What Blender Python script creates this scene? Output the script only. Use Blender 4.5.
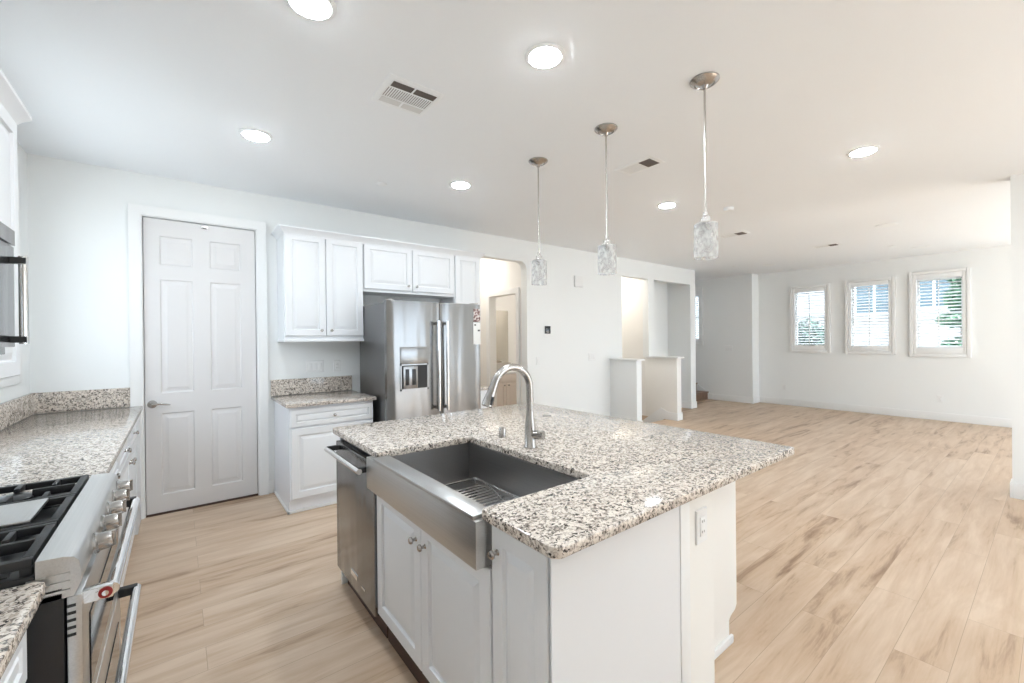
import bpy, bmesh, math, random
from mathutils import Vector, Matrix
random.seed(7)
S = bpy.context.scene
for o in list(bpy.data.objects): bpy.data.objects.remove(o)
COL = S.collection

# ------------------------------------------------------------------ camera
HC = 2.79          # ceiling height
W = 4.566          # kitchen back wall
XL = -0.84         # left wall
XE = 10.02         # window wall
f, yaw, pitch, roll, hcam = 428.3, .663, -.003, -.010, 1.411
F = Vector((math.sin(yaw)*math.cos(pitch), math.cos(yaw)*math.cos(pitch), math.sin(pitch)))
R = Vector((math.cos(yaw), -math.sin(yaw), 0)); U = R.cross(F)
R2 = R*math.cos(roll)+U*math.sin(roll); U2 = -R*math.sin(roll)+U*math.cos(roll)
cd = bpy.data.cameras.new('camera'); cam = bpy.data.objects.new('camera', cd); COL.objects.link(cam)
cam.matrix_world = Matrix(((R2.x, U2.x, -F.x, 0), (R2.y, U2.y, -F.y, 0), (R2.z, U2.z, -F.z, hcam), (0, 0, 0, 1)))
cd.sensor_width = 36; cd.lens = f*36/1024; cd.clip_start = .02; cd.clip_end = 200
S.camera = cam

# ------------------------------------------------------------------ world, exposure
S.view_settings.view_transform = 'Standard'; S.view_settings.look = 'None'
S.view_settings.gamma = 1; S.view_settings.use_curve_mapping = False
S.view_settings.exposure = 0.57
LAMP = 118.0        # strength of the recessed lamps
WARM = 150.0
SKY = 3.4
SUN = 18.5
w = bpy.data.worlds.new('sky'); S.world = w; w.use_nodes = True
nt = w.node_tree; nt.nodes.clear()
bg = nt.nodes.new('ShaderNodeBackground'); ow = nt.nodes.new('ShaderNodeOutputWorld')
tc = nt.nodes.new('ShaderNodeTexCoord'); sx = nt.nodes.new('ShaderNodeSeparateXYZ'); rp = nt.nodes.new('ShaderNodeValToRGB')
nt.links.new(tc.outputs['Generated'], sx.inputs[0]); nt.links.new(sx.outputs['Z'], rp.inputs[0])
rp.color_ramp.elements[0].color = (.76, .88, 1, 1); rp.color_ramp.elements[1].color = (.76, .88, 1, 1)
nt.links.new(rp.outputs[0], bg.inputs[0]); bg.inputs[1].default_value = SKY
nt.links.new(bg.outputs[0], ow.inputs[0])
sl = bpy.data.lights.new('sun', 'SUN'); sl.energy = SUN; sl.angle = math.radians(1.5); sl.color = (.86, .94, 1)
sun = bpy.data.objects.new('sun', sl); COL.objects.link(sun); sun.rotation_euler = (math.radians(38), 0, math.radians(8))

# ------------------------------------------------------------------ materials
def new_mat(name):
    m = bpy.data.materials.new(name); m.use_nodes = True
    return m, m.node_tree, m.node_tree.nodes['Principled BSDF']
def simple(name, col, rough=.5, metal=0, bump=0, bscale=200, spec=.5, var=0, **kw):
    m, t, b = new_mat(name)
    b.inputs['Base Color'].default_value = (*col, 1); b.inputs['Roughness'].default_value = rough
    b.inputs['Metallic'].default_value = metal; b.inputs['Specular IOR Level'].default_value = spec
    for k, v in kw.items(): b.inputs[k.replace('_', ' ')].default_value = v
    c = t.nodes.new('ShaderNodeTexCoord')
    n = t.nodes.new('ShaderNodeTexNoise'); n.inputs['Scale'].default_value = bscale; n.inputs['Detail'].default_value = 3
    t.links.new(c.outputs['Object'], n.inputs['Vector'])
    if bump:
        bp = t.nodes.new('ShaderNodeBump'); bp.inputs['Strength'].default_value = bump; bp.inputs['Distance'].default_value = .002
        t.links.new(n.outputs[0], bp.inputs['Height']); t.links.new(bp.outputs[0], b.inputs['Normal'])
    if var:
        mx = t.nodes.new('ShaderNodeMix'); mx.data_type = 'RGBA'
        mx.inputs[6].default_value = (*[x*(1-var) for x in col], 1); mx.inputs[7].default_value = (*[min(1, x*(1+var)) for x in col], 1)
        t.links.new(n.outputs[0], mx.inputs[0]); t.links.new(mx.outputs[2], b.inputs['Base Color'])
    return m
WALLM = simple('wall_paint', (.865, .875, .865), .65, bump=.12, bscale=120, spec=.3)
WARMW = simple('hall_wall_paint', (.88, .86, .82), .65, bump=.12, bscale=120, spec=.3)
CEILM = simple('ceiling_paint', (.925, .95, .975), .8, bump=.15, bscale=150, spec=.2)
TRIM = simple('white_trim_paint', (.86, .86, .85), .35, bump=.02)
CAB = simple('white_cabinet_lacquer', (.81, .82, .835), .32, bump=.02)
CABIN = simple('cabinet_side_white', (.82, .83, .86), .4)
DOORM = simple('door_paint', (.73, .71, .70), .35, bump=.03, bscale=60)
BLACK = simple('black_enamel', (.012, .012, .013), .3, bump=.05)
IRON = simple('cast_iron', (.012, .012, .013), .5, bump=.3, bscale=400)
RUB = simple('black_plastic', (.02, .02, .02), .5)
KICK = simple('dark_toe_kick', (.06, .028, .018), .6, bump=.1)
CEILP = simple('ceiling_fixture_plastic', (.93, .95, .96), .45)
WPLAST = simple('white_plastic', (.85, .85, .84), .4)
GREYSLOT = simple('grey_slot', (.28, .26, .25), .6)
DARKVENT = simple('dark_vent_mesh', (.12, .10, .09), .7)
NICK = simple('brushed_nickel', (.46, .44, .42), .25, metal=1)
CHROME = simple('chrome', (.82, .82, .82), .08, metal=1)
RED = simple('red_enamel', (.25, .01, .01), .3)
MIRROR = simple('mirror_silver', (.72, .69, .63), .05, metal=1)
PEACH = simple('cream_cabinet_paint', (.80, .72, .65), .4)
PAPER = simple('white_paper', (.85, .85, .83), .8, var=.05, bscale=90)
FILM = simple('black_glass', (.01, .01, .012), .06)
TREAD = simple('dark_stair_wood', (.20, .12, .08), .45, var=.3, bscale=12)
LEAFD = simple('dark_leaf', (.035, .08, .06), .5, var=.5, bscale=9)
LEAFG = simple('green_leaf', (.06, .15, .08), .5, var=.5, bscale=9)
BARK = simple('bark', (.2, .13, .09), .8, var=.3, bscale=20)
STUCCO = simple('white_stucco', (.42, .42, .42), .9, bump=.3, bscale=60)
PANEB = simple('blue_grey_pane', (.10, .15, .18), .15)
CONC = simple('concrete', (.30, .30, .29), .9, var=.1, bscale=5)

def steel(name, col, rough, axis, amt=.25, bands=True):
    m, t, b = new_mat(name)
    b.inputs['Metallic'].default_value = 1
    c = t.nodes.new('ShaderNodeTexCoord'); mp = t.nodes.new('ShaderNodeMapping')
    sc = [260, 260, 260]; sc[axis] = 2.0
    mp.inputs['Scale'].default_value = sc
    n = t.nodes.new('ShaderNodeTexNoise'); n.inputs['Scale'].default_value = 1; n.inputs['Detail'].default_value = 4
    t.links.new(c.outputs['Object'], mp.inputs[0]); t.links.new(mp.outputs[0], n.inputs['Vector'])
    mx = t.nodes.new('ShaderNodeMix'); mx.data_type = 'RGBA'
    mx.inputs[6].default_value = (*[x*(1-amt) for x in col], 1); mx.inputs[7].default_value = (*col, 1)
    t.links.new(n.outputs[0], mx.inputs[0]); t.links.new(mx.outputs[2], b.inputs['Base Color'])
    mr = t.nodes.new('ShaderNodeMapRange'); mr.inputs['To Min'].default_value = rough*.8; mr.inputs['To Max'].default_value = rough*1.25
    t.links.new(n.outputs[0], mr.inputs[0]); t.links.new(mr.outputs[0], b.inputs['Roughness'])
    bp = t.nodes.new('ShaderNodeBump'); bp.inputs['Strength'].default_value = .06; bp.inputs['Distance'].default_value = .001
    t.links.new(n.outputs[0], bp.inputs['Height'])
    if bands:   # gentle waviness of thin sheet metal
        n2 = t.nodes.new('ShaderNodeTexNoise'); n2.inputs['Scale'].default_value = 1.0; n2.inputs['Detail'].default_value = 1
        mp2 = t.nodes.new('ShaderNodeMapping'); mp2.inputs['Scale'].default_value = (7, 7, 1.0)
        t.links.new(c.outputs['Object'], mp2.inputs[0]); t.links.new(mp2.outputs[0], n2.inputs['Vector'])
        b2 = t.nodes.new('ShaderNodeBump'); b2.inputs['Strength'].default_value = .5; b2.inputs['Distance'].default_value = .02
        t.links.new(n2.outputs[0], b2.inputs['Height']); t.links.new(bp.outputs[0], b2.inputs['Normal'])
        t.links.new(b2.outputs[0], b.inputs['Normal'])
    else: t.links.new(bp.outputs[0], b.inputs['Normal'])
    return m
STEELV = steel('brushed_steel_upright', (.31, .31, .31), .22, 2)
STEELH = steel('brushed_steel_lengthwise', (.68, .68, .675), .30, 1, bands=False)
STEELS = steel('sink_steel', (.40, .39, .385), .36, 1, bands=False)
STEELG = steel('fridge_side_steel', (.26, .26, .265), .35, 2, bands=False)

def granite():
    m, t, b = new_mat('speckled_granite')
    c = t.nodes.new('ShaderNodeTexCoord')
    nz = t.nodes.new('ShaderNodeTexNoise'); nz.inputs['Scale'].default_value = 70; nz.inputs['Detail'].default_value = 2
    t.links.new(c.outputs['Object'], nz.inputs['Vector'])
    vm = t.nodes.new('ShaderNodeVectorMath'); vm.operation = 'MULTIPLY_ADD'
    vm.inputs[1].default_value = (.022, .022, .022); t.links.new(nz.outputs['Color'], vm.inputs[0]); t.links.new(c.outputs['Object'], vm.inputs[2])
    v = t.nodes.new('ShaderNodeTexVoronoi'); v.inputs['Scale'].default_value = 160
    t.links.new(vm.outputs[0], v.inputs['Vector'])
    sp = t.nodes.new('ShaderNodeSeparateColor'); t.links.new(v.outputs['Color'], sp.inputs[0])
    r = t.nodes.new('ShaderNodeValToRGB'); r.color_ramp.interpolation = 'CONSTANT'
    e = r.color_ramp.elements
    e[0].position = 0; e[0].color = (.05, .042, .036, 1)
    e[1].position = .065; e[1].color = (.19, .16, .138, 1)
    for p, cc in ((.21, (.33, .285, .25)), (.33, (.50, .43, .37)), (.50, (.66, .585, .51)), (.72, (.75, .68, .605))):
        x = e.new(p); x.color = (*cc, 1)
    # clusters of minerals
    n2 = t.nodes.new('ShaderNodeTexNoise'); n2.inputs['Scale'].default_value = 38; n2.inputs['Detail'].default_value = 2
    t.links.new(c.outputs['Object'], n2.inputs['Vector'])
    ma = t.nodes.new('ShaderNodeMath'); ma.operation = 'MULTIPLY_ADD'; ma.inputs[1].default_value = .9; ma.inputs[2].default_value = -.45
    t.links.new(n2.outputs[0], ma.inputs[0])
    ad = t.nodes.new('ShaderNodeMath'); ad.operation = 'ADD'; t.links.new(sp.outputs[0], ad.inputs[0]); t.links.new(ma.outputs[0], ad.inputs[1])
    t.links.new(ad.outputs[0], r.inputs[0]); t.links.new(r.outputs[0], b.inputs['Base Color'])
    b.inputs['Roughness'].default_value = .10; b.inputs['Specular IOR Level'].default_value = .5
    return m
GRAN = granite()

def oak():
    m, t, b = new_mat('oak_plank_floor')
    c = t.nodes.new('ShaderNodeTexCoord')
    br = t.nodes.new('ShaderNodeTexBrick'); br.offset = .37; br.offset_frequency = 2
    br.inputs['Scale'].default_value = 1; br.inputs['Brick Width'].default_value = 1.5; br.inputs['Row Height'].default_value = .18
    br.inputs['Mortar Size'].default_value = .0012; br.inputs['Mortar Smooth'].default_value = .2
    br.inputs['Color1'].default_value = (0, 0, 0, 1); br.inputs['Color2'].default_value = (1, 1, 1, 1); br.inputs['Mortar'].default_value = (0, 0, 0, 1)
    t.links.new(c.outputs['Object'], br.inputs['Vector'])
    sp = t.nodes.new('ShaderNodeSeparateColor'); t.links.new(br.outputs['Color'], sp.inputs[0])
    cb = t.nodes.new('ShaderNodeCombineXYZ'); mu = t.nodes.new('ShaderNodeMath'); mu.operation = 'MULTIPLY'; mu.inputs[1].default_value = 37
    t.links.new(sp.outputs[0], mu.inputs[0]); t.links.new(mu.outputs[0], cb.inputs[2])
    va = t.nodes.new('ShaderNodeVectorMath'); va.operation = 'ADD'
    mp = t.nodes.new('ShaderNodeMapping'); mp.inputs['Scale'].default_value = (1.6, 12, 1)
    t.links.new(c.outputs['Object'], mp.inputs[0]); t.links.new(mp.outputs[0], va.inputs[0]); t.links.new(cb.outputs[0], va.inputs[1])
    n = t.nodes.new('ShaderNodeTexNoise'); n.inputs['Scale'].default_value = 1.0; n.inputs['Detail'].default_value = 5; n.inputs['Roughness'].default_value = .6; n.inputs['Distortion'].default_value = .5
    t.links.new(va.outputs[0], n.inputs['Vector'])
    mp3 = t.nodes.new('ShaderNodeMapping'); mp3.inputs['Scale'].default_value = (3, 110, 1)
    t.links.new(c.outputs['Object'], mp3.inputs[0])
    n3 = t.nodes.new('ShaderNodeTexNoise'); n3.inputs['Scale'].default_value = 1; n3.inputs['Detail'].default_value = 3
    t.links.new(mp3.outputs[0], n3.inputs['Vector'])
    r = t.nodes.new('ShaderNodeValToRGB'); e = r.color_ramp.elements
    e[0].position = .26; e[0].color = (.29, .18, .11, 1); e[1].position = .72; e[1].color = (.67, .525, .395, 1)
    x = e.new(.44); x.color = (.55, .395, .27, 1)
    ma = t.nodes.new('ShaderNodeMath'); ma.operation = 'MULTIPLY_ADD'; ma.inputs[1].default_value = .14; ma.inputs[2].default_value = -.07
    t.links.new(n3.outputs[0], ma.inputs[0])
    ad = t.nodes.new('ShaderNodeMath'); ad.operation = 'ADD'; t.links.new(n.outputs[0], ad.inputs[0]); t.links.new(ma.outputs[0], ad.inputs[1])
    mb = t.nodes.new('ShaderNodeMath'); mb.operation = 'MULTIPLY_ADD'; mb.inputs[1].default_value = .16; mb.inputs[2].default_value = -.06
    t.links.new(sp.outputs[0], mb.inputs[0]); a2 = t.nodes.new('ShaderNodeMath'); a2.operation = 'ADD'
    t.links.new(ad.outputs[0], a2.inputs[0]); t.links.new(mb.outputs[0], a2.inputs[1]); t.links.new(a2.outputs[0], r.inputs[0])
    mx = t.nodes.new('ShaderNodeMix'); mx.data_type = 'RGBA'; mx.inputs[7].default_value = (.42, .30, .21, 1)
    t.links.new(br.outputs['Fac'], mx.inputs[0]); t.links.new(r.outputs[0], mx.inputs[6]); t.links.new(mx.outputs[2], b.inputs['Base Color'])
    b.inputs['Roughness'].default_value = .42; b.inputs['Specular IOR Level'].default_value = .4
    bp = t.nodes.new('ShaderNodeBump'); bp.inputs['Strength'].default_value = .08; bp.inputs['Distance'].default_value = .002
    t.links.new(n3.outputs[0], bp.inputs['Height']); t.links.new(bp.outputs[0], b.inputs['Normal'])
    return m
OAK = oak()

def emis(name, col, st):
    m, t, b = new_mat(name)
    b.inputs['Base Color'].default_value = (*col, 1); b.inputs['Emission Color'].default_value = (*col, 1); b.inputs['Emission Strength'].default_value = st
    return m
LENS = emis('lit_lens', (.86, .94, 1), LAMP)
LENSW = emis('warm_lit_lens', (1, .94, .87), WARM)
def glassmat(name, rough, ior=1.45, col=(1, 1, 1)):
    m, t, b = new_mat(name)
    b.inputs['Base Color'].default_value = (*col, 1); b.inputs['Roughness'].default_value = rough
    b.inputs['Transmission Weight'].default_value = 1; b.inputs['IOR'].default_value = ior
    return m, t, b
PANE = glassmat('window_glass', 0, 1.0001)[0]
BULB = glassmat('bulb_glass', .02, 1.3, (.9, .9, .9))[0]
def crackle():
    m, t, b = glassmat('seeded_pendant_glass', .04, 1.12)
    c = t.nodes.new('ShaderNodeTexCoord'); mp = t.nodes.new('ShaderNodeMapping'); mp.inputs['Scale'].default_value = (45, 45, 30)
    v = t.nodes.new('ShaderNodeTexNoise'); v.inputs['Scale'].default_value = 1; v.inputs['Detail'].default_value = 4
    t.links.new(c.outputs['Object'], mp.inputs[0]); t.links.new(mp.outputs[0], v.inputs['Vector'])
    bp = t.nodes.new('ShaderNodeBump'); bp.inputs['Strength'].default_value = .25; bp.inputs['Distance'].default_value = .01
    t.links.new(v.outputs[0], bp.inputs['Height']); t.links.new(bp.outputs[0], b.inputs['Normal'])
    d = t.nodes.new('ShaderNodeBsdfTranslucent'); d.inputs[0].default_value = (.95, .96, .96, 1)
    df = t.nodes.new('ShaderNodeBsdfDiffuse'); df.inputs[0].default_value = (.92, .93, .93, 1)
    m1 = t.nodes.new('ShaderNodeMixShader'); m1.inputs[0].default_value = .5
    t.links.new(d.outputs[0], m1.inputs[1]); t.links.new(df.outputs[0], m1.inputs[2])
    rr = t.nodes.new('ShaderNodeValToRGB'); rr.color_ramp.elements[0].position = .38; rr.color_ramp.elements[1].position = .62
    rr.color_ramp.elements[0].color = (.18, .18, .18, 1); rr.color_ramp.elements[1].color = (.5, .5, .5, 1)
    t.links.new(v.outputs[0], rr.inputs[0])
    m2 = t.nodes.new('ShaderNodeMixShader'); t.links.new(rr.outputs[0], m2.inputs[0])
    t.links.new(b.outputs[0], m2.inputs[1]); t.links.new(m1.outputs[0], m2.inputs[2])
    t.links.new(m2.outputs[0], t.nodes['Material Output'].inputs[0])
    return m
CRACK = crackle()
def photo_mat():
    m, t, b = new_mat('printed_photo')
    c = t.nodes.new('ShaderNodeTexCoord'); n = t.nodes.new('ShaderNodeTexNoise'); n.inputs['Scale'].default_value = 45; n.inputs['Detail'].default_value = 1
    r = t.nodes.new('ShaderNodeValToRGB'); e = r.color_ramp.elements
    e[0].position = .4; e[0].color = (.09, .03, .03, 1); e[1].position = .6; e[1].color = (.7, .65, .62, 1); x = e.new(.5); x.color = (.35, .22, .2, 1)
    t.links.new(c.outputs['Object'], n.inputs['Vector']); t.links.new(n.outputs[0], r.inputs[0]); t.links.new(r.outputs[0], b.inputs['Base Color'])
    return m
PHOTO = photo_mat()

# ------------------------------------------------------------------ mesh helpers (world coordinates)
OFF = {}
class MB:
    def __init__(s): s.bm = bmesh.new()
    def box(s, x0, x1, y0, y1, z0, z1):
        v = [s.bm.verts.new((x, y, z)) for x in (x0, x1) for y in (y0, y1) for z in (z0, z1)]
        for q in ((0, 1, 3, 2), (4, 6, 7, 5), (0, 4, 5, 1), (2, 3, 7, 6), (0, 2, 6, 4), (1, 5, 7, 3)): s.bm.faces.new([v[i] for i in q])
        return s
    def ring(s, pts): return [s.bm.verts.new(p) for p in pts]
    def loft(s, rings, cap=True, close=False):
        rs = [s.ring(r) for r in rings]
        n = len(rs[0])
        pairs = list(zip(rs, rs[1:]))
        if close: pairs.append((rs[-1], rs[0]))
        for a, b in pairs:
            for i in range(n): s.bm.faces.new((a[i], a[(i+1) % n], b[(i+1) % n], b[i]))
        if cap and not close: s.bm.faces.new(rs[0][::-1]); s.bm.faces.new(rs[-1])
        return s
    def tube(s, pts, r, seg=12, r2=None, cap=True):
        pts = [Vector(p) for p in pts]; rings = []
        n = len(pts); up = None
        for i, p in enumerate(pts):
            d = (pts[min(i+1, n-1)]-pts[max(i-1, 0)]).normalized()
            if up is None:
                up = Vector((0, 0, 1)) if abs(d.z) < .9 else Vector((1, 0, 0))
            a = d.cross(up).normalized(); up = a.cross(d).normalized()
            rr = r[i] if isinstance(r, (list, tuple)) else r
            rings.append([p+(a*math.cos(2*math.pi*k/seg)+up*math.sin(2*math.pi*k/seg))*rr for k in range(seg)])
        return s.loft(rings, cap)
    def lathe(s, c, prof, seg=24, axis=(0, 0, 1), cap=True):
        c = Vector(c); ax = Vector(axis).normalized()
        a = ax.cross(Vector((0, 0, 1)) if abs(ax.z) < .9 else Vector((1, 0, 0))).normalized(); b = ax.cross(a)
        return s.loft([[c+ax*h+(a*math.cos(2*math.pi*k/seg)+b*math.sin(2*math.pi*k/seg))*max(r, 1e-4) for k in range(seg)] for r, h in prof], cap)
    def prism(s, poly, axis, a, b):
        # poly: list of 2d points in the plane across axis
        def P(p, t):
            if axis == 'x': return (t, p[0], p[1])
            if axis == 'y': return (p[0], t, p[1])
            return (p[0], p[1], t)
        return s.loft([[P(p, a) for p in poly], [P(p, b) for p in poly]])
    def rings(s, o, u, v, n, w, h, prof, back=None):
        """nested rectangles on the plane (o,u,v); prof = [(inset, depth)], n points out"""
        o, u, v, n = Vector(o), Vector(u), Vector(v), Vector(n)
        rr = [[o+u*i+v*i+n*d, o+u*(w-i)+v*i+n*d, o+u*(w-i)+v*(h-i)+n*d, o+u*i+v*(h-i)+n*d] for i, d in prof]
        return s.loft(rr)
    def panel_door(s, o, u, v, n, w, h, t=.02, fr=.055):
        fr = min(fr, min(w, h)*.28); k = min(1, min(w, h)/.3)
        return s.rings(o, u, v, n, w, h, [(0, 0), (0, t-.003), (.003, t), (fr, t), (fr+.004, t-.010), (fr+.012*k, t-.011), (fr+.036*k, t-.002), (fr+.038*k, t-.0015)])
    def build(s, name, mat, parent=None, bevel=0, smooth=True, angle=.55, kind=None):
        bm = s.bm
        bmesh.ops.remove_doubles(bm, verts=bm.verts[:], dist=1e-6) if False else None
        bmesh.ops.recalc_face_normals(bm, faces=bm.faces[:])
        if bevel:
            ed = [e for e in bm.edges if len(e.link_faces) == 2 and e.calc_face_angle(0) > 1.2]
            bmesh.ops.bevel(bm, geom=ed, offset=bevel, segments=2, affect='EDGES', profile=.6)
        if smooth:
            for e in bm.edges:
                if len(e.link_faces) == 2 and e.calc_face_angle(0) > angle: e.smooth = False
            for fc in bm.faces: fc.smooth = True
        me = bpy.data.meshes.new(name)
        if parent is not None: off = OFF[parent.name]
        else:
            xs = [v.co for v in bm.verts]
            off = Vector(((min(p.x for p in xs)+max(p.x for p in xs))/2, (min(p.y for p in xs)+max(p.y for p in xs))/2, min(p.z for p in xs)))
        bmesh.ops.translate(bm, verts=bm.verts[:], vec=-off)
        bm.to_mesh(me); bm.free()
        ml = mat if isinstance(mat, (list, tuple)) else [mat]
        for m in ml: me.materials.append(m)
        o = bpy.data.objects.new(name, me); COL.objects.link(o)
        if parent is not None: o.parent = parent
        else: o.location = off
        OFF[o.name] = off
        if kind: o['kind'] = kind
        return o
def tag(o, label=None, cat=None, group=None, kind=None):
    for k, v in (('label', label), ('category', cat), ('group', group), ('kind', kind)):
        if v: o[k] = v
    return o
def thing(name, loc, label=None, cat=None, group=None, kind=None):
    o = bpy.data.objects.new(name, None); COL.objects.link(o); o.location = loc; o.empty_display_size = .1
    OFF[o.name] = Vector(loc)
    return tag(o, label, cat, group, kind)
def copy_tree(o, parent=None):
    c = o.copy(); COL.objects.link(c)
    if parent is not None: c.parent = parent; c.matrix_parent_inverse = Matrix()
    for ch in list(o.children): copy_tree(ch, c)
    return c
B = lambda *a: MB().box(*a)
X, Y, Z = Vector((1, 0, 0)), Vector((0, 1, 0)), Vector((0, 0, 1))

def wall(name, axis, c0, c1, a0, a1, z0, z1, holes=(), mat=WALLM, parent=None):
    """wall slab: thickness c0..c1 across axis, spans a0..a1 along the other axis; holes = (a,b,z,zz)"""
    us = sorted({a0, a1, *[h[0] for h in holes], *[h[1] for h in holes]}); vs = sorted({z0, z1, *[h[2] for h in holes], *[h[3] for h in holes]})
    m = MB()
    vert = {}
    def vx(i, j, k):
        key = (i, j, k)
        if key not in vert:
            c = (c0, c1)[k]
            vert[key] = m.bm.verts.new((c, us[i], vs[j]) if axis == 'x' else (us[i], c, vs[j]))
        return vert[key]
    solid = lambda i, j: 0 <= i < len(us)-1 and 0 <= j < len(vs)-1 and not any(h[0] <= us[i] and us[i+1] <= h[1] and h[2] <= vs[j] and vs[j+1] <= h[3] for h in holes)
    for i in range(len(us)-1):
        for j in range(len(vs)-1):
            if not solid(i, j): continue
            for k in (0, 1): m.bm.faces.new((vx(i, j, k), vx(i+1, j, k), vx(i+1, j+1, k), vx(i, j+1, k)))
            for di, dj, e in ((-1, 0, ((i, j), (i, j+1))), (1, 0, ((i+1, j), (i+1, j+1))), (0, -1, ((i, j), (i+1, j))), (0, 1, ((i, j+1), (i+1, j+1)))):
                if not solid(i+di, j+dj):
                    (p, q), (r_, s_) = e
                    m.bm.faces.new((vx(p, q, 0), vx(r_, s_, 0), vx(r_, s_, 1), vx(p, q, 1)))
    return m.build(name, mat, parent, smooth=False, kind='structure' if parent is None else None)

YR = -3.2         # rear wall behind the camera
YB = 8.1          # far end of the stair hall
# ------------------------------------------------------------------ floor with stairwell, ceiling
SW0, SW1, SWY = 5.74, 6.75, 4.25
fl = MB()
for a in ((XL-.2, SW0, YR, YB), (SW1, XE+.2, YR, YB), (SW0, SW1, YR, SWY)): fl.box(a[0], a[1], a[2], a[3], -.12, 0)
fl.build('floor', OAK, smooth=False, kind='structure')
B(XL-.2, XE+.2, YR-.2, YB+.2, HC, HC+.15).build('ceiling', CEILM, smooth=False, kind='structure')

# ------------------------------------------------------------------ walls
LW = (2.72, 4.22, 1.23, 2.45)          # side window in the left wall
wall('wall_left', 'x', XL-.15, XL, YR, W+.12, 0, HC, [LW])
DX0, DX1, DZ = -.215, .575, 2.445      # pantry door opening
AX0, AX1, AZ = 3.0, 3.835, 2.50        # arch
O1 = (5.93, 6.69, 0, 2.49); O2 = (6.87, 8.11, 0, 2.49)
bw = wall('wall_back', 'y', W, W+.12, XL, 8.30, 0, HC, [(DX0-.03, DX1+.03, 0, DZ+.03), (AX0, AX1, 0, AZ), O1, (6.87, 8.11, 0, 2.49), (6.69, 6.87, 0, 1.09)])
m = MB()
for cx, sgn in ((AX1, -1), (AX0, 1)):
    r = .11; pts = [(cx, AZ)]
    for k in range(9):
        a = math.pi/2*k/8
        pts.append((cx+sgn*r-sgn*r*math.cos(a), AZ-r+r*math.sin(a)))
    m.prism(pts, 'y', W, W+.12)
o = m.build('arch_corner', WALLM, bw)
YE = 4.06                               # where the window wall steps in
WIN = [(3.10, .70), (2.155, .72), (1.245, .73)]
WZ0, WZ1 = 1.20, 2.40
wall('wall_window', 'x', XE, XE+.15, YR, YE, 0, HC, [(c-.28, c+.28, WZ0, WZ1) for c, w_ in WIN] + [(-.75, -.15, WZ0, WZ1), (-2.6, -1.2, .4, WZ1)])  # last two openings are out of view, added to bring in more daylight
wall("wall_stair", "x", 9.70, XE+.15, YE, YB, 0, HC, [(5.22, 5.78, 1.35, 2.45)])
wall('wall_far', 'y', YB, YB+.12, XL, XE+.15, -3, HC, mat=WARMW)
wall('wall_rear', 'y', YR-.15, YR, XL, XE+.15, 0, HC, [(2.6, 5.4, .0, 2.4), (6.0, 9.9, .05, 2.6)])  # both openings are unseen, sized to throw daylight on ceiling and island
wall('wall_right', 'x', 5.70, 5.86, YR, .262, 0, HC)
# niche behind the second opening
m = MB(); m.box(6.87, 8.11, 5.07, 5.19, 0, HC); m.box(8.11, 8.30, W+.12, YB, 0, HC)
m.build('wall_niche', WALLM, smooth=False, kind='structure')
for a in ((6.752, 6.87), (5.62, 5.738)): B(a[0], a[1], W+.12, YB, -3, HC).build('wall_stairwell', WARMW, smooth=False, kind='structure')
# hall beyond the arch
wall('wall_hall', 'x', 3.86, 3.98, W+.12, 6.6, 0, HC, [(4.83, 5.50, 0, 2.09)], mat=WARMW)
m = MB(); m.box(2.4, 3.0, W+.12, W+.2, 0, HC); m.box(2.28, 2.4, W+.12, 6.6, 0, HC); m.box(2.4, 5.62, 6.48, 6.6, 0, HC); m.box(5.3, 5.42, W+.12, 6.48, 0, HC)
m.build('wall_hall_far', WARMW, smooth=False, kind='structure')
m = MB(); m.box(DX0-.7, DX1+.7, 5.2, 5.3, 0, HC); m.build('wall_pantry', WALLM, smooth=False, kind='structure')

# half walls by the stairwell
B(5.61, 5.74, 4.05, W, 0, 1.07).build('wall_stair_near', WALLM, bevel=.006, kind='structure')
B(6.75, 6.88, 4.05, W+.12, 0, 1.07).build('wall_stair_landing', WARMW, bevel=.006, kind='structure')
B(5.58, 5.77, 4.01, W-.002, 1.07, 1.095).build('trim_1', TRIM, bevel=.005, kind='structure')
B(6.715, 6.915, 4.01, W+.11, 1.07, 1.095).build('trim_2', TRIM, bevel=.005, kind='structure')
m = MB()
m.prism([(4.05, 0), (4.05, .13), (4.22, .13), (4.36, .19), (7.9, -2.4), (7.9, -2.7), (4.3, 0)], 'x', 6.735, 6.75)
m.build('baseboard_stairwell', TRIM, kind='structure')
m = MB()
for i in range(12): m.box(SW0+.002, SW1-.002, SWY+.26*i, SWY+.26*(i+1)+.02, -.18*(i+1)-.2, -.18*(i+1))
tag(m.build('descending_stairs', OAK, smooth=False), 'wood stairs going down between the two half walls', 'stairs')
# rising stairs
st = thing('staircase', (9.0, 5.04, 0), 'dark wood staircase rising behind the end of the kitchen wall', 'stairs')
m1 = MB(); m2 = MB()
for i in range(11):
    y = 5.04+.27*i; m1.box(8.302, 9.68, y, y+.27, 0, .18*(i+1)-.03); m2.box(8.302, 9.68, y-.025, y+.27, .18*(i+1)-.03, .18*(i+1))
m1.build('riser', TREAD, st, smooth=False); m2.build('tread', TREAD, st, smooth=False, bevel=.004)
m = MB(); m.prism([(4.92, 0), (4.92, .13), (5.0, .14), (7.9, 2.08), (7.9, 1.9), (5.05, 0)], 'x', 9.682, 9.70)
m.build('trim_3', TRIM, kind='structure')

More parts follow.
